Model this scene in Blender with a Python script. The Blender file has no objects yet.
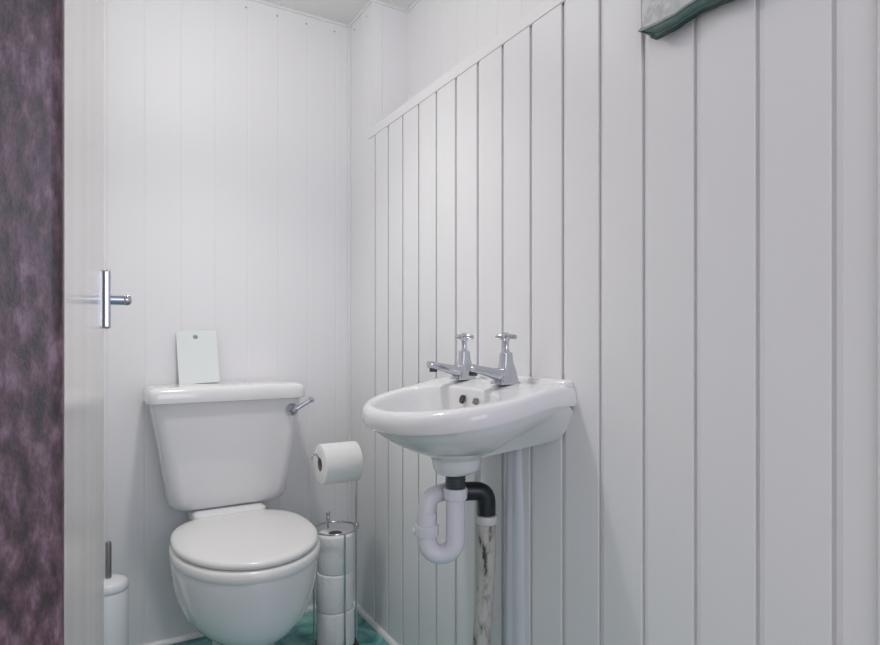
import bpy, bmesh, math, random
from mathutils import Vector, Matrix
random.seed(4)
PI = math.pi
S = bpy.context.scene
COL = S.collection

# ------------------------------------------------------------------ materials
def mat(name, col, rough=0.4, metal=0.0, noise=0.0, nscale=20.0, bump=0.0, bscale=200.0, spec=0.5, coat=0.0, stretch=None):
    m = bpy.data.materials.new(name); m.use_nodes = True
    nt = m.node_tree; b = nt.nodes['Principled BSDF']
    b.inputs['Roughness'].default_value = rough
    b.inputs['Metallic'].default_value = metal
    b.inputs['Specular IOR Level'].default_value = spec
    b.inputs['Coat Weight'].default_value = coat
    b.inputs['Coat Roughness'].default_value = 0.05
    tc = nt.nodes.new('ShaderNodeTexCoord')
    mp = nt.nodes.new('ShaderNodeMapping'); nt.links.new(tc.outputs['Object'], mp.inputs['Vector'])
    if stretch: mp.inputs['Scale'].default_value = stretch
    n = nt.nodes.new('ShaderNodeTexNoise'); n.inputs['Scale'].default_value = nscale
    n.inputs['Detail'].default_value = 4
    nt.links.new(mp.outputs['Vector'], n.inputs['Vector'])
    mx = nt.nodes.new('ShaderNodeMix'); mx.data_type = 'RGBA'
    k = 1 - noise
    mx.inputs['A'].default_value = (*col, 1)
    mx.inputs['B'].default_value = (col[0]*k, col[1]*k, col[2]*k, 1)
    nt.links.new(n.outputs['Fac'], mx.inputs['Factor'])
    nt.links.new(mx.outputs['Result'], b.inputs['Base Color'])
    if bump:
        n2 = nt.nodes.new('ShaderNodeTexNoise'); n2.inputs['Scale'].default_value = bscale
        nt.links.new(mp.outputs['Vector'], n2.inputs['Vector'])
        bp = nt.nodes.new('ShaderNodeBump'); bp.inputs['Strength'].default_value = bump
        bp.inputs['Distance'].default_value = 0.002
        nt.links.new(n2.outputs['Fac'], bp.inputs['Height']); nt.links.new(bp.outputs['Normal'], b.inputs['Normal'])
    return m

def ramp_mat(name, stops, nscale, rough, stretch=(1,1,1), detail=8, distort=0.0, spec=0.5, bump=0.0):
    m = bpy.data.materials.new(name); m.use_nodes = True
    nt = m.node_tree; b = nt.nodes['Principled BSDF']
    b.inputs['Roughness'].default_value = rough
    b.inputs['Specular IOR Level'].default_value = spec
    tc = nt.nodes.new('ShaderNodeTexCoord')
    mp = nt.nodes.new('ShaderNodeMapping'); mp.inputs['Scale'].default_value = stretch
    nt.links.new(tc.outputs['Object'], mp.inputs['Vector'])
    n = nt.nodes.new('ShaderNodeTexNoise'); n.inputs['Scale'].default_value = nscale
    n.inputs['Detail'].default_value = detail; n.inputs['Roughness'].default_value = 0.65
    n.inputs['Distortion'].default_value = distort
    nt.links.new(mp.outputs['Vector'], n.inputs['Vector'])
    r = nt.nodes.new('ShaderNodeValToRGB')
    e = r.color_ramp.elements
    e[0].position, e[0].color = stops[0][0], (*stops[0][1], 1)
    e[1].position, e[1].color = stops[-1][0], (*stops[-1][1], 1)
    for p, c in stops[1:-1]:
        q = e.new(p); q.color = (*c, 1)
    nt.links.new(n.outputs['Fac'], r.inputs['Fac']); nt.links.new(r.outputs['Color'], b.inputs['Base Color'])
    if bump:
        bp = nt.nodes.new('ShaderNodeBump'); bp.inputs['Strength'].default_value = bump
        bp.inputs['Distance'].default_value = 0.002
        nt.links.new(n.outputs['Fac'], bp.inputs['Height']); nt.links.new(bp.outputs['Normal'], b.inputs['Normal'])
    return m

M_wall   = mat('white_cladding', (.88,.875,.88), .45, noise=.04, nscale=3, stretch=(1,1,.15))
M_nail   = mat('nail_head', (.35,.34,.33), .5)
M_trim   = mat('white_gloss_trim', (.82,.82,.82), .3, noise=.03)
M_ceil   = mat('ceiling_paint', (.86,.86,.855), .7, noise=.05, nscale=8, bump=.15, bscale=120)
M_floor  = ramp_mat('teal_marbled_vinyl', [(.32,(.02,.14,.13)),(.5,(.12,.38,.35)),(.68,(.34,.60,.56))], 7, .25, distort=1.2)
M_wood   = ramp_mat('dark_mahogany', [(.38,(.010,.003,.006)),(.46,(.045,.019,.028)),(.54,(.085,.042,.060)),(.68,(.19,.125,.165))], 210, .36, stretch=(1,1,.38), detail=10, bump=.25, spec=.7)
M_door   = mat('cream_gloss_door', (.84,.79,.73), .16, noise=.32, nscale=14, stretch=(1,1,.06), spec=.5)
M_ceram  = mat('white_vitreous_china', (.80,.80,.805), .08, noise=.01, spec=.5, coat=.3)
M_seat   = mat('white_seat_plastic', (.83,.82,.80), .2, noise=.01)
M_chrome = mat('chrome', (.56,.58,.62), .10, metal=1.0, noise=.05)
M_chromed= mat('satin_chrome', (.50,.56,.66), .2, metal=1.0, noise=.05)
M_pvc    = mat('white_pvc', (.76,.75,.80), .3, noise=.03)
M_cover  = mat('grey_white_plastic', (.66,.69,.73), .22, noise=.05)
M_black  = mat('black_rubber', (.012,.018,.020), .3, noise=.2)
M_dgrey  = mat('dark_grey_thread', (.045,.055,.055), .4, noise=.2)
M_dirty  = ramp_mat('scuffed_white_pipe', [(.35,(.06,.055,.05)),(.41,(.36,.34,.31)),(.50,(.54,.52,.48)),(.8,(.62,.61,.58))], 55, .45, stretch=(1,1,.4), detail=8)
M_paintp = mat('painted_pipe', (.68,.68,.66), .3, noise=.06)
M_paper  = mat('tissue_paper', (.84,.84,.83), .95, noise=.04, nscale=60, bump=1.0, bscale=90, spec=.1)
M_card   = mat('cardboard_core', (.30,.25,.20), .9, noise=.2)
M_mint   = mat('mint_card', (.79,.835,.81), .5, noise=.05, nscale=14)
M_dark   = mat('dark_hole', (.02,.02,.02), .6)
M_steel  = mat('brushed_steel', (.32,.31,.30), .3, metal=1.0)
M_plast  = mat('white_brush_plastic', (.82,.83,.84), .3, noise=.01)
M_fabric = ramp_mat('printed_cotton', [(.35,(.58,.60,.60)),(.5,(.76,.77,.77)),(.7,(.80,.80,.80))], 28, .9, detail=3, spec=.1)
M_green  = mat('green_satin_binding', (.12,.20,.19), .5, noise=.5, nscale=60)
M_dkgreen = mat('dark_green_edging', (.015,.045,.038), .5, noise=.3, nscale=90)
M_pale   = mat('pale_green_piping', (.42,.52,.48), .6, noise=.3, nscale=90)
M_copper = mat('tarnished_overflow', (.10,.08,.07), .4, metal=.6)
M_hall   = mat('beige_carpet', (.55,.50,.46), .95, noise=.15, nscale=200)
M_base   = mat('black_stand_base', (.02,.022,.025), .25)

# ------------------------------------------------------------------ helpers
def link(name, bm, m, parent=None, smooth=True, angle=35, bevel=0, seg=2):
    me = bpy.data.meshes.new(name)
    bmesh.ops.remove_doubles(bm, verts=bm.verts, dist=1e-6)
    bmesh.ops.recalc_face_normals(bm, faces=bm.faces)
    bm.to_mesh(me); bm.free()
    for x in (m if isinstance(m, (list, tuple)) else [m]): me.materials.append(x)
    if smooth:
        for p in me.polygons: p.use_smooth = True
        me.set_sharp_from_angle(angle=math.radians(angle))
    o = bpy.data.objects.new(name, me); COL.objects.link(o)
    if bevel:
        b = o.modifiers.new('bevel', 'BEVEL'); b.width = bevel; b.segments = seg
        b.limit_method = 'ANGLE'; b.angle_limit = math.radians(40)
    if parent:
        o.parent = parent
        if parent.type == 'EMPTY':
            o.matrix_parent_inverse = Matrix.Translation(-parent.location)
        else: o.matrix_parent_inverse = parent_inv(parent)
    return o
def parent_inv(p):
    # world matrix of the parent built from pure translations only
    t = Vector((0,0,0)); q = p
    while q:
        t = t + q.location + (q.matrix_parent_inverse.translation if q.parent else Vector((0,0,0)))
        q = q.parent
    return Matrix.Translation(-t)
def empty(name, loc, label, cat, group=None):
    o = bpy.data.objects.new(name, None); COL.objects.link(o); o.location = loc
    o.empty_display_size = .05
    tag(o, label, cat, group); return o
def tag(o, label, cat, group=None):
    o['label'] = label; o['category'] = cat
    if group: o['group'] = group
    return o
def struct(o): o['kind'] = 'structure'; return o

def box(bm, x0,x1,y0,y1,z0,z1):
    v = [bm.verts.new((x,y,z)) for z in (z0,z1) for x,y in ((x0,y0),(x1,y0),(x1,y1),(x0,y1))]
    for f in ((3,2,1,0),(4,5,6,7),(0,1,5,4),(1,2,6,5),(2,3,7,6),(3,0,4,7)):
        bm.faces.new([v[i] for i in f])
def loft(bm, rings, cap0=True, cap1=True, closed=True):
    R = [[bm.verts.new(p) for p in r] for r in rings]
    n = len(R[0])
    for a, b in zip(R, R[1:]):
        for i in range(n if closed else n-1):
            j = (i+1) % n
            bm.faces.new((a[i], a[j], b[j], b[i]))
    if cap0: bm.faces.new(list(reversed(R[0])))
    if cap1: bm.faces.new(R[-1])
    return R
def lathe(bm, prof, c, axis='z', n=32, cap0=True, cap1=True):
    rings = []
    for r, h in prof:
        ring = []
        for i in range(n):
            a = 2*PI*i/n; ca, sa = r*math.cos(a), r*math.sin(a)
            if axis == 'z': p = (c[0]+ca, c[1]+sa, c[2]+h)
            elif axis == 'x': p = (c[0]+h, c[1]+ca, c[2]+sa)
            else: p = (c[0]+sa, c[1]+h, c[2]+ca)
            ring.append(p)
        rings.append(ring)
    loft(bm, rings, cap0, cap1)
def smooth_path(pts, rad=.03, n=8):
    # rounds the corners of a polyline
    P = [Vector(p) for p in pts]; out = [P[0]]
    for a, b, c in zip(P, P[1:], P[2:]):
        r = min(rad, (a-b).length*.5, (c-b).length*.5)
        s = b + (a-b).normalized()*r; e = b + (c-b).normalized()*r
        for i in range(n+1):
            t = i/n; out.append(s*(1-t)**2 + b*2*t*(1-t) + e*t*t)
    out.append(P[-1]); 
    res = [out[0]]
    for p in out[1:]:
        if (p-res[-1]).length > 1e-5: res.append(p)
    return res
def tube(bm, pts, r, n=16, caps=True):
    P = [Vector(p) for p in pts]; rs = r if isinstance(r, (list, tuple)) else [r]*len(P)
    t0 = (P[1]-P[0]).normalized()
    up = Vector((0,0,1)) if abs(t0.z) < .9 else Vector((1,0,0))
    u = t0.cross(up).normalized()
    rings = []
    for i, p in enumerate(P):
        t = (P[min(i+1,len(P)-1)] - P[max(i-1,0)]).normalized()
        u = (u - t*u.dot(t)).normalized(); w = t.cross(u)
        rings.append([p + (u*math.cos(2*PI*k/n) + w*math.sin(2*PI*k/n))*rs[i] for k in range(n)])
    loft(bm, rings, caps, caps)
def prism(bm, poly, z0, z1):
    loft(bm, [[(x,y,z0) for x,y in poly], [(x,y,z1) for x,y in poly]])
def rrect(hw, y0, y1, r, n=8):
    # rounded rectangle outline (x,y) counter-clockwise
    out = []
    r = min(r, hw, (y1-y0)/2)
    for cx, cy, a0 in ((hw-r,y1-r,0),(-hw+r,y1-r,90),(-hw+r,y0+r,180),(hw-r,y0+r,270)):
        for i in range(n+1):
            a = math.radians(a0+90*i/n); out.append((cx+r*math.cos(a), cy+r*math.sin(a)))
    return out
def groove_profile(a0, a1, first, pitch, w=.008, d=.0008, slot=.0008, e=.0006):
    """list of (along, depth) going from a0 to a1; depth measured into the wall"""
    out = [(a0, 0)]
    a = first
    while a < a0+w: a += pitch
    while a < a1-w:
        out += [(a-w/2,0),(a-slot/2,d),(a-slot/2,d+e),(a+slot/2,d+e),(a+slot/2,d),(a+w/2,0)]
        a += pitch
    out.append((a1,0)); return out
def board_profile(a0, a1, first, pitch, bev=.0095, d=.0034, gap=.0046):
    """tongue and groove boards: a shallow bevel, then an open joint running under the next board"""
    out = [(a0, 0)]
    a = first
    while a < a0+.02: a += pitch
    while a < a1-.02:
        gap = .0058 if a < 1.0 else (.0046 if a < 1.46 else .0018)
        out += [(a-gap/2-bev,0),(a-gap/2,d),(a-gap/2,.0085),(a+gap/2+.0015,.0085),(a+gap/2+.0015,.0030),(a+gap/2,.0022),(a+gap/2+.0004,0)]
        a += pitch
    out.append((a1,0)); return out

# ------------------------------------------------------------------ dimensions
XR, YB, H = .862, 2.149, 2.19       # right wall, back wall, ceiling
XL, YF = -.105, .30                 # left wall, inside of the door wall
ZRAIL = 1.707
XREC = 1.004                        # recessed upper part of the right wall

# ------------------------------------------------------------------ room shell
bm = bmesh.new(); box(bm, XL-.1, 1.16, .25, YB+.12, -.06, 0)
struct(link('floor', bm, M_floor, smooth=False))
bm = bmesh.new(); box(bm, -.9, 1.3, -1.6, .25, -.06, 0)
struct(link('floor_hall', bm, M_hall, smooth=False))
bm = bmesh.new(); box(bm, XL-.1, 1.16, .2, YB+.12, H, H+.06)
struct(link('ceiling', bm, M_ceil, smooth=False))

# back wall: boards run upright
bm = bmesh.new()
pr = groove_profile(XL-.1, XREC+.1, .05, .108, w=.008, d=.0008, slot=.0008, e=.0006)
poly = [(a, YB+d) for a, d in pr] + [(XREC+.1, YB+.1), (XL-.1, YB+.1)]
prism(bm, poly, 0, H)
for k in range(8):
    x = .05+.108*k-.006
    bmn = bmesh.new(); lathe(bmn, [(.0032,0),(.0026,-.0014)], (x, YB, H-.036), 'y', 8)
    me = bpy.data.meshes.new('t'); bmn.to_mesh(me); bmn.free()
    n0 = len(bm.faces); bm.from_mesh(me); bm.faces.ensure_lookup_table()
    for f in bm.faces[n0:]: f.material_index = 1
struct(link('wall_back', bm, [M_wall, M_nail], smooth=False))

# right wall: lower cladding, pillar by the back corner, recess above the rail
bm = bmesh.new()
pr = board_profile(.10, 1.966, .4275, .1067) + groove_profile(1.966, YB, .4275, .1067)[1:]
poly = [(XR+d, a) for a, d in pr] + [(XREC+.1, YB), (XREC+.1, .10)]
prism(bm, poly, 0, ZRAIL)
YP = 1.942
pr = groove_profile(YP, YB, .4275, .1067, w=.008, d=.001, slot=.0008, e=.0006)
pr2 = groove_profile(XR, XREC+.1, .905, .108, w=.008, d=.001, slot=.0008, e=.0006)
poly = [(XR+d, a) for a, d in reversed(pr)] + [(a, YP+d) for a, d in pr2[1:]] + [(XREC+.1, YB)]
prism(bm, poly, ZRAIL, H)
pr = groove_profile(.10, YP, .4275, .1067, w=.008, d=.001, slot=.0008, e=.0006)
poly = [(XREC+d, a) for a, d in pr] + [(XREC+.1, YP), (XREC+.1, .10)]
prism(bm, poly, ZRAIL, H)
for (x, y) in ((XR, 2.10), (XR, 1.99)):
    bmn = bmesh.new(); lathe(bmn, [(.003,0),(.0026,-.0014)], (x, y, H-.036), 'x', 8)
    me = bpy.data.meshes.new('t'); bmn.to_mesh(me); bmn.free()
    n0 = len(bm.faces); bm.from_mesh(me); bm.faces.ensure_lookup_table()
    for f in bm.faces[n0:]: f.material_index = 1
struct(link('wall_right', bm, [M_wall, M_nail], smooth=False))

bm = bmesh.new(); box(bm, XL-.1, XL, .2, YB, 0, H)
struct(link('wall_left', bm, M_wall, smooth=False))
# door wall round the opening
bm = bmesh.new()
box(bm, -1.0, -.105, .20, YF, 0, H)
box(bm, -.105, .80, .20, YF, 2.04, H)
struct(link('wall_front', bm, M_wall, smooth=False))

# trims
bm = bmesh.new(); box(bm, XR-.0025, XR+.004, .12, 1.968, ZRAIL, ZRAIL+.032)
box(bm, XR, XREC, .12, YP, ZRAIL+.014, ZRAIL+.032)
struct(link('trim_1', bm, M_wall, bevel=.001))            # rail capping the cladding
bm = bmesh.new(); tube(bm, [(XR-.003, YB-.003, .0), (XR-.003, YB-.003, H)], .006, 10)
struct(link('trim_2', bm, M_trim))                         # bead in the back corner
bm = bmesh.new(); box(bm, XR-.006, XR, .12, .374, 0, ZRAIL)
struct(link('trim_3', bm, M_trim, bevel=.003))             # lining board by the doorway
def quarter(bm, a, b, r, inx, iny):
    prof = [(0,0)] + [(r*math.cos(t*PI/16), r*math.sin(t*PI/16)) for t in range(9)]
    rings = []
    for p in (a, b):
        rings.append([(p[0]+inx*u, p[1]+iny*u, p[2]+w) for u, w in prof])
    loft(bm, rings)
bm = bmesh.new(); quarter(bm, (XL, YB, 0), (XR, YB, 0), .014, 0, -1)
struct(link('baseboard_back', bm, M_trim))
bm = bmesh.new(); quarter(bm, (XR, .38, 0), (XR, YB-.014, 0), .014, -1, 0)
struct(link('baseboard_right', bm, M_trim))
# thin scotia under the ceiling
bm = bmesh.new(); box(bm, XL, XR, YB-.006, YB, H-.008, H); box(bm, XR-.006, XR, YP, YB-.006, H-.008, H)
box(bm, XR-.006, XREC, YP-.006, YP, H-.008, H); box(bm, XREC-.006, XREC, .3, YP-.006, H-.008, H)
struct(link('trim_4', bm, M_ceil, smooth=False))

# door frame (left jamb) and door
bm = bmesh.new(); box(bm, -.150, -.0085, .282, .300, 0, 2.04)
struct(link('trim_5', bm, M_wood, bevel=.004, seg=3))
HX, HY = -.0088, .304
DL = .716; ang = math.atan2(.0293, DL)
dirv = Vector((math.sin(ang), math.cos(ang), 0)); nrm = Vector((math.cos(ang), -math.sin(ang), 0))
def dpt(l, o, z): 
    p = Vector((HX, HY, 0)) + dirv*l + nrm*o
    return (p.x, p.y, z)
def dbox(bm, l0,l1,o0,o1,z0,z1):
    v = [bm.verts.new(dpt(l,o,z)) for z in (z0,z1) for l,o in ((l0,o0),(l0,o1),(l1,o1),(l1,o0))]
    for f in ((3,2,1,0),(4,5,6,7),(0,1,5,4),(1,2,6,5),(2,3,7,6),(3,0,4,7)): bm.faces.new([v[i] for i in f])
bm = bmesh.new(); dbox(bm, 0, DL, -.036, 0, .008, 1.99)
door = struct(link('door_1', bm, M_door, bevel=.003))
bm = bmesh.new(); dbox(bm, DL-.070, DL-.026, 0, .0095, 1.013, 1.095)
hp = link('handle_plate', bm, M_chrome, door, bevel=.003, seg=3)
bm = bmesh.new()
tube(bm, [dpt(DL-.046,.008,1.0545), dpt(DL-.046,.026,1.0545)], .0072, 20)
link('knob_neck', bm, M_chromed, hp)
bm = bmesh.new()
tube(bm, [dpt(DL-.046,o,1.0545) for o in (.0255,.0265,.032,.0345,.036)], [.0068,.0075,.0075,.006,.003], 20)
link('knob_tip', bm, M_chrome, hp)

# ------------------------------------------------------------------ toilet
TX = .389
t = empty('toilet', (TX, YB-.35, 0), 'white close-coupled china toilet with closed lid against the back wall', 'toilet')
def P2(x, Y, z): return (TX+x, YB-Y, z)
def egg(hw, Yf, Yb, pf=2.0, pb=2.7, split=.52, n=72, z=0):
    yc = Yb+(Yf-Yb)*(1-split) if False else Yb+(Yf-Yb)*.46
    out = []
    for i in range(n):
        a = 2*PI*i/n; c, s = math.cos(a), math.sin(a)
        p = pf if s >= 0 else pb
        x = hw*abs(c)**(2/ (p if s < 0 else pf))*(1 if c >= 0 else -1)
        if s >= 0: Y = yc+(Yf-yc)*abs(s)**(2/pf)
        else: Y = yc-(yc-Yb)*abs(s)**(2/pb)
        out.append(P2(x, Y, z))
    return out
bm = bmesh.new()
secs = [(0,.54,.28,.098),(.012,.54,.28,.098),(.03,.535,.30,.086),(.08,.528,.325,.074),(.14,.525,.33,.070),(.170,.530,.31,.074),
        (.188,.555,.27,.094),(.204,.588,.21,.122),(.226,.615,.17,.147),(.255,.636,.15,.168),(.295,.648,.145,.182),(.335,.652,.15,.190),(.37,.655,.15,.193),(.388,.655,.15,.193),(.397,.652,.15,.188)]
loft(bm, [egg(hw,Yf,Yb,z=z) for z,Yf,Yb,hw in secs])
link('pan', bm, M_ceram, t, angle=50)
bm = bmesh.new(); tube(bm, smooth_path([P2(0,.30,.17),P2(0,.14,.21),P2(0,.13,.09),P2(0,.13,0)], .06), .048, 24)
link('outlet', bm, M_ceram, t)
bm = bmesh.new()
rs = []
for z, hw, Yf, r in ((.36,.100,.20,.03),(.40,.105,.205,.03),(.442,.112,.205,.03),(.453,.110,.203,.03),(.4595,.102,.196,.03)):
    rs.append([P2(x, Y, z) for x, Y in rrect(hw, .02, Yf, r)])
loft(bm, rs); link('cistern_platform', bm, M_ceram, t)
# cistern
bm = bmesh.new(); rs = []
for z, hw, Yf, r in ((.460,.140,.135,.045),(.463,.155,.150,.048),(.471,.167,.160,.048),(.490,.1755,.166,.046),(.525,.181,.170,.044),(.61,.195,.177,.042),(.72,.2145,.186,.038),(.806,.230,.192,.036)):
    k = min(1, (.806-z)/.22)
    rs.append([P2(x+.001+.006*k, Y, z) for x, Y in rrect(hw+.007*k, .014, Yf, r)])
loft(bm, rs); cis = link('cistern', bm, M_ceram, t, angle=50)
bm = bmesh.new(); rs = []
for z, i in ((.802,.006),(.804,.001),(.812,0),(.832,.001),(.841,.004),(.847,.011),(.850,.022),(.851,.05)):
    rs.append([P2(x, Y, z) for x, Y in rrect(.239-i, .006+i*.3, .207-i, .03-i*.3)])
loft(bm, rs); link('cistern_lid', bm, M_ceram, cis, angle=50)
# lever
bm = bmesh.new()
lathe(bm, [(.021,0),(.021,-.006),(.018,-.014),(.013,-.020)], (TX+.192, YB-.187, .764), 'y', 24)
tube(bm, smooth_path([(TX+.192,YB-.205,.764),(TX+.198,YB-.213,.766),(TX+.247,YB-.217,.794)], .01), .0072, 12)
lathe(bm, [(.004,-.009),(.009,-.006),(.010,0),(.009,.006),(.004,.009)], (TX+.250,YB-.217,.7955), 'x', 14)
o = link('flush_lever', bm, M_chrome, cis); o['label'] = 'chrome flush lever'
# seat ring + lid
def slab(name, hw, Yf, Yb, zs, m, hole=None):
    bm = bmesh.new()
    loft(bm, [egg(hw-i, Yf-i, Yb+i, z=z) for z, i in zs])
    return link(name, bm, m, t, angle=45)
bm = bmesh.new()
outr = [(.397,.010),(.397,.004),(.401,.001),(.408,0),(.418,.001),(.424,.005),(.427,.012)]
rings = [egg(.198-i, .662-i, .170+i, z=z) for z, i in outr] + [egg(.125, .59, .30, z=.425), egg(.120,.585,.305,z=.415), egg(.125,.59,.30,z=.397)]
R = loft(bm, rings, False, False)
n = len(R[0])
for i in range(n):
    j = (i+1) % n; bm.faces.new((R[-1][i], R[-1][j], R[0][j], R[0][i]))
link('seat', bm, M_seat, t, angle=50)
slab('seat_lid', .194, .653, .166, [(.429,.012),(.4295,.006),(.432,.002),(.436,0),(.441,.001),(.4455,.005),(.448,.012),(.4495,.03),(.4505,.07)], M_seat)
for s in (-1, 1):
    bm = bmesh.new(); lathe(bm, [(.011,-.018),(.012,-.016),(.012,.016),(.011,.018)], P2(s*.075,.197,.427), 'x', 16)
    link('hinge', bm, M_seat, t)
    bm = bmesh.new(); lathe(bm, [(.012,0),(.012,.008),(.008,.014)], P2(s*.106,.33,.0), 'z', 16)
    link('floor_bolt_cap', bm, M_ceram, t)

# ------------------------------------------------------------------ card on the cistern
bm = bmesh.new()
cw, ch, th = .062, .178, .004
outl = rrect(cw, 0, ch, .004, 4)
hole = [(-.004+.0075*math.cos(2*PI*k/24), ch-.022+.0075*math.sin(2*PI*k/24)) for k in range(24)]
# front/back faces with a punched hole: bridge outline to hole by angle
def ringface(bm, z):
    vo = [bm.verts.new((x, -z, y)) for x, y in outl]; vh = [bm.verts.new((x, -z, y)) for x, y in hole]
    es = [bm.edges.new((vo[i], vo[(i+1)%len(vo)])) for i in range(len(vo))] + [bm.edges.new((vh[i], vh[(i+1)%24])) for i in range(24)]
    bmesh.ops.triangle_fill(bm, use_beauty=True, use_dissolve=False, edges=es)
    return vo, vh
a, ah = ringface(bm, 0); b, bh = ringface(bm, th)
for L, K in ((a, b), (ah, bh)):
    for i in range(len(L)):
        j = (i+1) % len(L); bm.faces.new((L[i], L[j], K[j], K[i]))
tilt = Matrix.Translation((.316, YB-.052, .8512)) @ Matrix.Rotation(math.radians(-13.5), 4, 'X') @ Matrix.Rotation(math.radians(-1.6), 4, 'Y') @ Matrix.Rotation(math.radians(-4), 4, 'Z')
bmesh.ops.transform(bm, matrix=tilt, verts=bm.verts)
card = link('card', bm, M_mint, smooth=False)
tag(card, 'pale mint card with a round punched hole leaning on the wall above the cistern', 'card')

# ------------------------------------------------------------------ toilet brush
BX, BY = .049, 1.90
bm = bmesh.new(); lathe(bm, [(.046,0),(.050,.003),(.050,.300),(.048,.303),(.045,.303),(.045,.01)], (BX,BY,0.0005), 'z', 40, True, True)
tag(link('toilet_brush_holder', bm, M_plast), 'white plastic cylinder brush holder standing on the floor beside the door', 'brush holder')
tb = empty('toilet_brush', (BX,BY,.305), 'toilet brush with domed white cap and slim steel handle, standing in its holder', 'toilet brush')
bm = bmesh.new(); lathe(bm, [(.050,.3045),(.0505,.306),(.0505,.312),(.049,.320),(.044,.327),(.034,.3315),(.018,.334),(.009,.335)], (BX,BY,0), 'z', 40)
link('cap', bm, M_plast, tb)
bm = bmesh.new(); lathe(bm, [(.0075,.334),(.0075,.430),(.0065,.434),(.004,.4355)], (BX,BY,0), 'z', 20)
o = link('handle', bm, M_steel, tb); o['label'] = 'dark steel handle'

# ------------------------------------------------------------------ toilet roll stand
SX, SY, SR = .683, 1.829, .069
CR, CF = Vector((.8625,-.506,0)), Vector((.506,.8625,0))
st = empty('toilet_roll_stand', (SX,SY,0), 'chrome wire toilet roll stand between the toilet and the right wall', 'toilet roll stand')
bm = bmesh.new(); lathe(bm, [(.072,0),(.076,.003),(.076,.012),(.073,.017),(.05,.019)], (SX,SY,0.0005), 'z', 48)
o = link('base', bm, M_base, st); o['label'] = 'black round base'
def at(a, r=SR): 
    a = math.radians(a); v = CR*(r*math.cos(a)) + CF*(r*math.sin(a))
    return SX+v.x, SY+v.y
ZR = .391
for a_ in (-54, 208, 119):
    x, y = at(a_)
    bm = bmesh.new(); top = ZR if a_ != 119 else ZR+.005
    tube(bm, [(x,y,.016),(x,y,top)], .0032, 12)
    rod = link('rod', bm, M_chrome, st)
    if a_ == 119:
        bm = bmesh.new(); lathe(bm, [(.004,.005),(.0065,.007),(.0065,.018),(.0045,.022),(.0065,.027),(.007,.032),(.004,.037)], (x,y,ZR), 'z', 16)
        link('finial', bm, M_chrome, rod)
def ring_at(z):
    pts = [(SX+SR*math.cos(2*PI*k/48), SY+SR*math.sin(2*PI*k/48)) for k in range(48)]
    bm = bmesh.new(); rings = []
    for x, y in pts:
        d = Vector((x-SX, y-SY, 0)).normalized()
        rings.append([Vector((x,y,z)) + (d*math.cos(2*PI*k/10) + Vector((0,0,1))*math.sin(2*PI*k/10))*.0032 for k in range(10)])
    loft(bm, rings + [rings[0]], False, False)
    return bm
link('ring', ring_at(ZR), M_chrome, st)
px, py = at(20)
RZ = .610      # axis of the hanging roll
bm = bmesh.new(); 
AZ = RZ+.012
tube(bm, smooth_path([(px,py,.016),(px,py,AZ),(px-.128,py,AZ),(px-.135,py-.006,AZ+.016),(px-.150,py-.006,AZ+.014),(px-.152,py-.006,AZ+.001)], .011), .0032, 12)
link('pole', bm, M_chrome, st)
bm = bmesh.new()
for z in (ZR,):
    lathe(bm, [(.007,-.010),(.009,-.006),(.009,.006),(.007,.010)], (px,py,z), 'z', 16)
link('collar', bm, M_chrome, st)
# rolls
def roll(name, c, axis, L, R_, label, group=None, loose=False):
    bm = bmesh.new(); 
    prof = [(.0215,-L/2),(R_-.004,-L/2),(R_-.001,-L/2+.002),(R_,-L/2+.006),(R_,L/2-.006),(R_-.001,L/2-.002),(R_-.004,L/2),(.0215,L/2)]
    lathe(bm, prof + [(.0215,-L/2)], c, axis, 48, False, False)
    prof2 = [(.0215,-L/2),(.0215,L/2)]
    o = link(name, bm, M_paper, None, angle=50)
    o2 = None
    bm = bmesh.new()
    lathe(bm, [(.0215,-L/2+.0006),(.0215,L/2-.0006),(.0195,L/2-.0006),(.0195,-L/2+.0006),(.0215,-L/2+.0006)], c, axis, 32, False, False)
    link('cardboard_core', bm, M_card, o)
    tag(o, label, 'toilet roll', group)
    return o
def roll_bumpy(o, amp):
    for v in o.data.vertices:
        v.co += Vector((random.uniform(-1,1), random.uniform(-1,1), random.uniform(-1,1)))*amp
z0 = .0205
for i, (L, R_, lab) in enumerate(((.118,.0595,'spare toilet roll at the bottom of the column in the chrome stand'),(.118,.058,'spare toilet roll in the middle of the column of three in the stand'),(.118,.0565,'topmost spare toilet roll in the stand, below the hanging roll'))):
    o = roll('toilet_roll', (SX+(.002,-.001,.001)[i], SY, z0+L/2), 'z', L, R_, lab, 'spare rolls in the stand'); roll_bumpy(o, .0006)
    z0 += L+.0008
o = roll('toilet_roll', (px-.062, py, AZ-.0032-.0165), 'x', .122, .0635, 'white toilet roll hanging sideways on the chrome arm above the spare rolls', None)

# ------------------------------------------------------------------ wash basin
BYC = 1.140; W = .222; PD = .351
wb = empty('wash_basin', (XR, BYC, .8), 'small white wall-hung wash basin with two chrome taps on the right wall', 'wash basin')
def B(p, q, z): return (XR-p, BYC-q, z)
def inside(p, q):
    if p < 0 or abs(q) > W: return False
    if p <= .15: return abs(q) <= W
    return ((p-.15)/(PD-.15))**2.25 + (abs(q)/W)**2.25 <= 1
PC = .17
def orad(th, c=(PC,0)):
    lo, hi = 0, 1.0
    for _ in range(40):
        m_ = (lo+hi)/2
        if inside(c[0]+m_*math.cos(th), c[1]+m_*math.sin(th)): lo = m_
        else: hi = m_
    return lo
corner = math.atan2(W, -PC)
ths = sorted([2*PI*i/144 for i in range(144)] + [corner, 2*PI-corner])
outer = [(PC+orad(a)*math.cos(a), orad(a)*math.sin(a)) for a in ths]
def sm(a, b, x):
    u = max(0, min(1, (x-a)/(b-a))); return u*u*(3-2*u)
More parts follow.
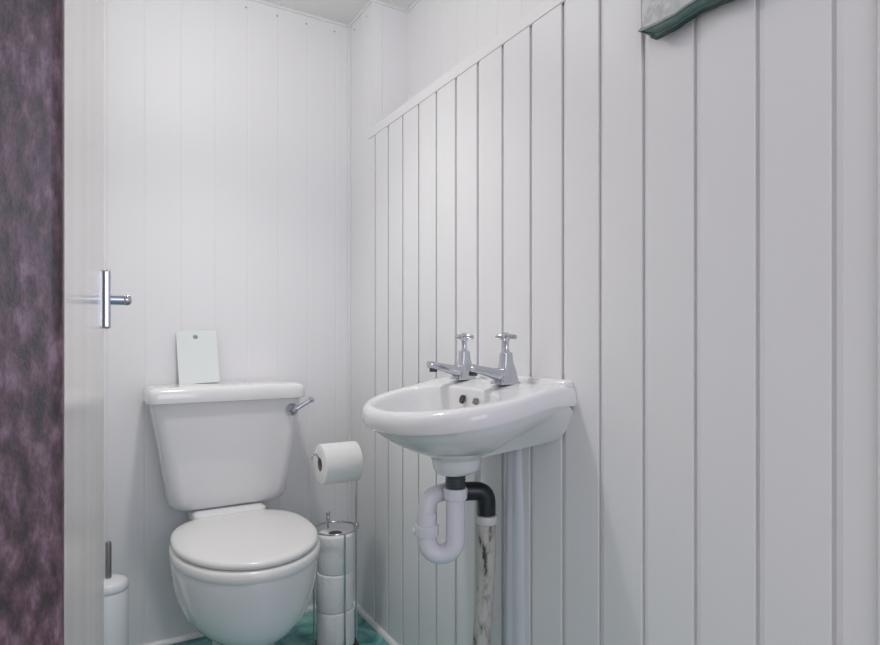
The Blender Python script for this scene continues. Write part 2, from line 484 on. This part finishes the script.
def zr(p, q): 
    base = .849 + .048*max(0,min(1,(PD-p)/(PD-.05))) + .004*sm(.16, .06, p)
    return base
def off(i, s):
    p, q = outer[i]; d = math.hypot(p-PC, q); k = (d-s)/d
    pp, qq = PC+(p-PC)*k, q*k
    if p < .002 and s < .03: pp = min(pp, .002) if s < .006 else pp
    return pp, qq
def innerpt(a, sc=1.0):
    # bowl opening: ellipse-like, flatter at the tap ledge
    c, s = math.cos(a), math.sin(a)
    ap = .150 if c >= 0 else .058
    aq = .176
    e = 2.1 + .5*sm(.1,-.9,c)
    r = (abs(c/ap)**e + abs(s/aq)**e)**(-1/e)
    return r*c*sc, r*s*sc
N_ = len(ths)
bm = bmesh.new(); rings = []
# underside, from the waste boss outwards
WP = .157
def under(f, z, s=.014):
    r = []
    for i in range(N_):
        p, q = off(i, 0)
        if p < .002:
            p2 = 0.0005; q2 = q*(.60+.40*f)*.975
        else:
            d = math.hypot(p-WP, q); k = (d-s)/d
            p2 = WP+(p-WP)*k*f; q2 = q*k*f
            p2 = max(p2, .0005)
        r.append(B(p2, q2, z if not callable(z) else z(p, q)))
    return r
def boss(rad, z): return [B(WP-.007*sm(.70,.706,z)+rad*math.cos(a), rad*math.sin(a), z) for a in ths]
rings += [boss(r_, z_) for r_, z_ in ((.020,.698),(.036,.698),(.041,.700),(.049,.706),(.052,.710),(.0545,.722),(.056,.730),(.060,.737))]
def zlow(f):
    return lambda p, q: .737 + .076*f**2.3 + (zr(p,q)-.860)*.9*f**3 + .045*sm(.13,0,p)*(1-f)**.6
rings += [under(f, zlow(f)) for f in (.42,.55,.68,.8,.9,.97)]
rings.append([B(*off(i,.013), zr(*outer[i])-.0420) for i in range(N_)])
rings.append([B(*off(i,.003), zr(*outer[i])-.0405) for i in range(N_)])
for s, dz in ((0,-.035),(-.0,-.020),(.0015,-.012),(.005,-.005),(.011,-.001),(.017,.0)):
    rings.append([B(*off(i,s), zr(*off(i,s))+dz) for i in range(N_)])
# blend to bowl opening
def inn(i, sc): 
    x, y = innerpt(ths[i], sc); return (PC+.012+x, y)
for u in (.35, .65, .88):
    r = []
    for i in range(N_):
        a, b = off(i,.017), inn(i,1.03)
        p, q = a[0]*(1-u)+b[0]*u, a[1]*(1-u)+b[1]*u
        r.append(B(p, q, zr(p,q)+.0006*math.sin(u*PI)))
    rings.append(r)
for sc, h, dz in ((1.03,1,0),(1.005,1,-.002),(.985,1,-.006),(.965,.9,-.004),(.94,.75,0),(.90,.58,0),(.84,.40,0),(.74,.23,0),(.60,.11,0),(.42,.045,0),(.25,.012,0),(.14,0,0)):
    r = []
    for i in range(N_):
        p, q = inn(i, sc); pe, qe = inn(i, 1.0)
        w = 1-sc if sc < 1 else 0
        p = p + (WP-PC-.012)*w*.8
        zb = .752; ze = zr(pe,qe)
        r.append(B(p, q, zb+(ze-zb)*h+dz))
    rings.append(r)
loft(bm, rings)
bowl = link('bowl', bm, M_ceram, wb, angle=48)
# raised upstand along the wall
bm = bmesh.new(); rs = []
for q in (-.214,-.205,.205,.214):
    e = .004 if abs(q) > .21 else 0
    rs.append([B(p, q, z) for p, z in ((.0005,.890),(.026-e,.890),(.022-e,.907-e),(.017-e,.912-e),(.0005,.913-e))])
loft(bm, rs); link('upstand', bm, M_ceram, wb, angle=60)
# overflow + chain hole + waste
bm = bmesh.new()
c = Vector(B(.1335, -.004, .862)); nx = Vector((-1,0,.35)).normalized()
def disc_on(bm, c, nrm, ry, rz, th, n=20):
    u = Vector((0,1,0)); w = nrm.cross(u).normalized()
    r0 = [c - nrm*.004 + u*ry*math.cos(2*PI*k/n) + w*rz*math.sin(2*PI*k/n) for k in range(n)]
    r1 = [c + nrm*th + u*ry*.9*math.cos(2*PI*k/n) + w*rz*.9*math.sin(2*PI*k/n) for k in range(n)]
    r2 = [c + nrm*th*.4 + u*ry*.6*math.cos(2*PI*k/n) + w*rz*.6*math.sin(2*PI*k/n) for k in range(n)]
    loft(bm, [r0, r1, r2])
disc_on(bm, c, nx, .0075, .0105, .0025)
link('overflow', bm, M_copper, wb)
bm = bmesh.new(); disc_on(bm, Vector(B(.1335, .050, .862)), nx, .0055, .008, .004)
link('chain_stay', bm, M_steel, wb)
bm = bmesh.new(); lathe(bm, [(.027,.7525),(.026,.7555),(.021,.7545),(.017,.7515)], (XR-WP-.005,BYC,0), 'z', 32)
link('waste', bm, M_chrome, wb)
# taps
def make_tap(yc, zb=zr(.068,0)+.001):
    xc = XR-.068
    bm = bmesh.new()
    def rect(x0, x1, hw, z, r): return [(xc+(x0+x1)/2+a, yc+b, z) for b, a in rrect(hw, -(x1-x0)/2, (x1-x0)/2, r, 4)]
    # base and body
    loft(bm, [rect(-.030,.026,.023,zb,.008), rect(-.030,.026,.023,zb+.003,.008), rect(-.026,.023,.020,zb+.007,.007), rect(-.016,.019,.0155,zb+.028,.005), rect(-.0115,.0125,.0125,zb+.048,.004), rect(-.0105,.0105,.0118,zb+.068,.004), rect(-.008,.008,.009,zb+.0705,.004)])
    # spout
    rs = []
    for x, zc, hw, hh in ((.006,zb+.017,.0155,.015),(-.02,zb+.0205,.0155,.0135),(-.045,zb+.0255,.015,.0115),(-.072,zb+.032,.0142,.0095),(-.094,zb+.0375,.0135,.009),(-.099,zb+.038,.0115,.0075)):
        rs.append([(xc+x, yc+a, zc+b) for a, b in rrect(hw, -hh, hh, .006, 4)])
    loft(bm, rs)
    o = link('tap', bm, M_chrome, wb, angle=40)
    bm = bmesh.new(); lathe(bm, [(.0095,.0),(.0095,-.010),(.007,-.0105),(.0065,-.004)], (xc-.087,yc,zb+.031), 'z', 20)
    link('nozzle', bm, M_dgrey, o)
    bm = bmesh.new()
    zt = zb+.070
    lathe(bm, [(.0085,0),(.0075,.004),(.0060,.010),(.006,.022),(.0085,.027),(.011,.031),(.012,.036),(.008,.041),(.003,.0435)], (xc,yc,zt), 'z', 20)
    for k in range(4):
        a = k*PI/2+.55
        d = Vector((math.cos(a), math.sin(a), 0)); c0 = Vector((xc,yc,zt+.0345))
        tube(bm, [c0+d*.005, c0+d*.012, c0+d*.020+Vector((0,0,-.001)), c0+d*.0235+Vector((0,0,-.0018)), c0+d*.025+Vector((0,0,-.002))], [.0056,.0052,.0055,.005,.0025], 12)
    h = link('cross_handle', bm, M_chrome, o)
for yc in (BYC+.096, BYC-.074): make_tap(yc)

# ------------------------------------------------------------------ trap and pipes
TXX, TYY = XR-WP+.004, BYC
tr = empty('sink_trap', (TXX,TYY,.6), 'white plastic U-bend trap with black elbow hanging under the basin', 'sink trap')
bm = bmesh.new(); lathe(bm, [(.022,.645),(.022,.700),(.020,.702)], (TXX,TYY,0), 'z', 28)
for k in range(4): lathe(bm, [(.022,.668+.007*k),(.0232,.6705+.007*k),(.022,.673+.007*k)], (TXX,TYY,0), 'z', 28)
o = link('waste_tail', bm, M_dgrey, tr); o['label'] = 'dark grey threaded tail'
bm = bmesh.new(); lathe(bm, [(.024,.640),(.0265,.642),(.0270,.662),(.0255,.665),(.022,.665)], (TXX,TYY,0), 'z', 12)
link('nut', bm, M_pvc, tr, angle=25)
# U-bend in a plane turned slightly from the wall normal
ub = Vector((-.055, .034, 0)); c0 = Vector((TXX,TYY,.010))
bm = bmesh.new()
pth = [c0+Vector((0,0,.640)), c0+Vector((0,0,.545))]
for k in range(1, 17):
    a = PI*k/16; pth.append(c0+ub*(.5-.5*math.cos(a))+Vector((0,0,.540-.034*math.sin(a))))
pth.append(c0+ub+Vector((0,0,.60)))
tube(bm, pth, .0215, 24)
link('u_bend', bm, M_pvc, tr)
bm = bmesh.new(); cc = c0+ub
lathe(bm, [(.0215,.548),(.027,.549),(.028,.552),(.028,.570),(.026,.573),(.0205,.573)], (cc.x,cc.y,.010), 'z', 12)
tube(bm, [cc+Vector((-.022,.01,.561)), cc+Vector((-.029,.013,.561))], .008, 8)
link('coupling_nut', bm, M_pvc, tr, angle=25)
bm = bmesh.new()
e1 = Vector((TXX+.052, TYY+.052, 0))
tube(bm, smooth_path([cc+Vector((0,0,.57)), cc+Vector((0,0,.636)), Vector((TXX+.02, TYY+.05,.646))], .04, 12), .0195, 24)
link('return_bend', bm, M_pvc, tr)
DX, DY = XR-.058, 1.156
bm = bmesh.new()
tube(bm, smooth_path([Vector((TXX+.010,TYY+.048,.644)), Vector((DX,DY,.643)), Vector((DX,DY,.588))], .032, 12), .0215, 24)
tube(bm, [Vector((TXX+.010,TYY+.048,.644)), Vector((TXX+.030,TYY+.0455,.644))], .026, 24)
o = link('elbow', bm, M_black, tr); o['label'] = 'black rubber elbow'
dp = empty('drain_pipe', (DX,DY,0), 'scuffed white waste pipe running from the black elbow to the floor', 'drain pipe')
bm = bmesh.new(); tube(bm, smooth_path([(DX-.010,DY+.012,.0),(DX-.010,DY+.010,.25),(DX,DY,.45),(DX,DY,.587)], .1, 8), .0215, 24)
link('pipe', bm, M_dirty, dp)
bm = bmesh.new(); lathe(bm, [(.0215,.566),(.026,.568),(.0275,.572),(.0275,.582),(.026,.586),(.0222,.5862)], (DX,DY,0), 'z', 28)
link('collar', bm, M_paintp, dp)
bm = bmesh.new(); tube(bm, smooth_path([(XR-.030,BYC+.095,.745),(XR-.030,BYC+.095,.4),(XR-.028,BYC+.105,0)], .05), .0078, 14)
tag(link('supply_pipe', bm, M_paintp), 'thin white painted supply pipe behind the scuffed waste pipe', 'pipe')
bm = bmesh.new()
rs = []
for z, hw, dpth in ((0,.031,.020),(.35,.031,.020),(.60,.026,.019),(.70,.020,.018),(.768,.019,.018)):
    rs.append([(XR-.0003-b, 1.116-a, z) for a, b in [(-hw,0),(-hw,dpth*.55),(-hw*.80,dpth*.9),(-hw*.55,dpth),(-hw*.2,dpth*.96),(0,dpth*.72),(hw*.2,dpth*.70),(hw*.6,dpth*.62),(hw*.9,dpth*.4),(hw,0)]])
loft(bm, rs)
tag(link('pipe_cover', bm, M_cover, angle=60), 'white moulded pipe cover on the wall right of the scuffed waste pipe', 'pipe cover')

# ------------------------------------------------------------------ valance on the right wall
va = empty('fabric_valance', (XR-.01, .60, 1.70), 'white printed fabric valance with green scalloped hem hung high on the right wall', 'valance')
key = [(.30,1.54),(.38,1.54),(.45,1.553),(.50,1.545),(.551,1.535),(.5844,1.542),(.616,1.546),(.6326,1.543),(.663,1.536),(.69,1.537),(.7125,1.541),(.740,1.546)]
def hem(y):
    for (a, za), (b, zb_) in zip(key, key[1:]):
        if a <= y <= b:
            u = (y-a)/(b-a); u = u*u*(3-2*u)*.5+u*.5; return za+(zb_-za)*u
    return key[-1][1] if y > key[-1][0] else key[0][1]
def xo(y, z): 
    k = (1.70-z)/.18
    return XR-.006-.006*k - .008*k*(1-math.cos((y-.740)*2*PI/.135))*.5
NY, NZ = 90, 16
bm = bmesh.new()
ys = [.38+(.740-.38)*i/NY for i in range(NY+1)]
fr = [[(xo(y, z:=1.70+(hem(y)-1.70)*k/NZ)-.0008, y, z) for k in range(NZ+1)] for y in ys]
bk = [[(p[0]+.0016, p[1], p[2]) for p in r] for r in fr]
loft(bm, [f + list(reversed(b)) for f, b in zip(fr, bk)])
link('cloth', bm, M_fabric, va, angle=60)
bm = bmesh.new(); rs = []
for y in ys:
    h = hem(y); x = xo(y, h); tw = .75+.25*math.sin((y-.74)*60)
    hh = .025*(1 if y < .70 else max(.12, (.743-y)/.043))
    rs.append([(x-.004, y, h+.004), (x-.0065, y, h-.002), (x-.005-.003*tw, y, h-hh*.45), (x-.003, y, h-hh*.62), (x-.005-.003*tw, y, h-hh*.85), (x-.001, y, h-hh), (x+.003, y, h-hh*.7), (x+.002, y, h+.002)])
loft(bm, rs); o = link('hem_binding', bm, M_green, va, angle=60); o['label'] = 'grey green scalloped hem'
bm = bmesh.new(); tube(bm, [(xo(y,hem(y))-.004, y, hem(y)-.0235*(1 if y < .70 else max(.12, (.743-y)/.043))) for y in ys if y < .716], .0036, 8)
o = link('hem_edging', bm, M_dkgreen, va); o['label'] = 'dark green edging'
bm = bmesh.new(); tube(bm, [(xo(y,hem(y))-.0075, y, hem(y)-.001) for y in ys], .0022, 8)
o = link('hem_piping', bm, M_pale, va); o['label'] = 'pale green piping'

# ------------------------------------------------------------------ light
def lamp(name, typ, loc, energy, col, **k):
    l = bpy.data.lights.new(name, typ); l.energy = energy; l.color = col
    for a, b in k.items(): setattr(l, a, b)
    o = bpy.data.objects.new(name, l); COL.objects.link(o); o.location = loc
    return o
LX, LY = .29, 1.44
lamp('ceiling_downlight', 'SPOT', (LX, LY, H-.03), 26, (1,.985,.965), shadow_soft_size=.045, spot_size=math.radians(106), spot_blend=1.0)
lamp('ceiling_fill', 'POINT', (LX, LY, H-.16), 3.6, (1,.985,.96), shadow_soft_size=.06)  # added fill point below the downlight, brightens ceiling and upper walls
o = lamp('hall_window', 'AREA', (.10, -1.9, 1.50), 11, (.79,.80,1), shape='RECTANGLE', size=1.1, size_y=1.1)
o.rotation_euler = (PI/2, 0, 0)
w = bpy.data.worlds.new('world'); S.world = w; w.use_nodes = True
w.node_tree.nodes['Background'].inputs['Color'].default_value = (.91,.885,.98,1)
w.node_tree.nodes['Background'].inputs['Strength'].default_value = .75

# ------------------------------------------------------------------ camera
cam = bpy.data.cameras.new('camera'); co = bpy.data.objects.new('camera', cam); COL.objects.link(co)
co.location = (0,0,1.0); co.rotation_euler = (PI/2, 0, math.radians(-30.4))
cam.sensor_width = 36; cam.lens = 36*600/880; cam.shift_y = 15.5/880; cam.clip_start = .01
S.camera = co
S.view_settings.view_transform = 'Standard'; S.view_settings.look = 'None'
S.view_settings.exposure = 0.09; S.view_settings.gamma = 1; S.view_settings.use_curve_mapping = False
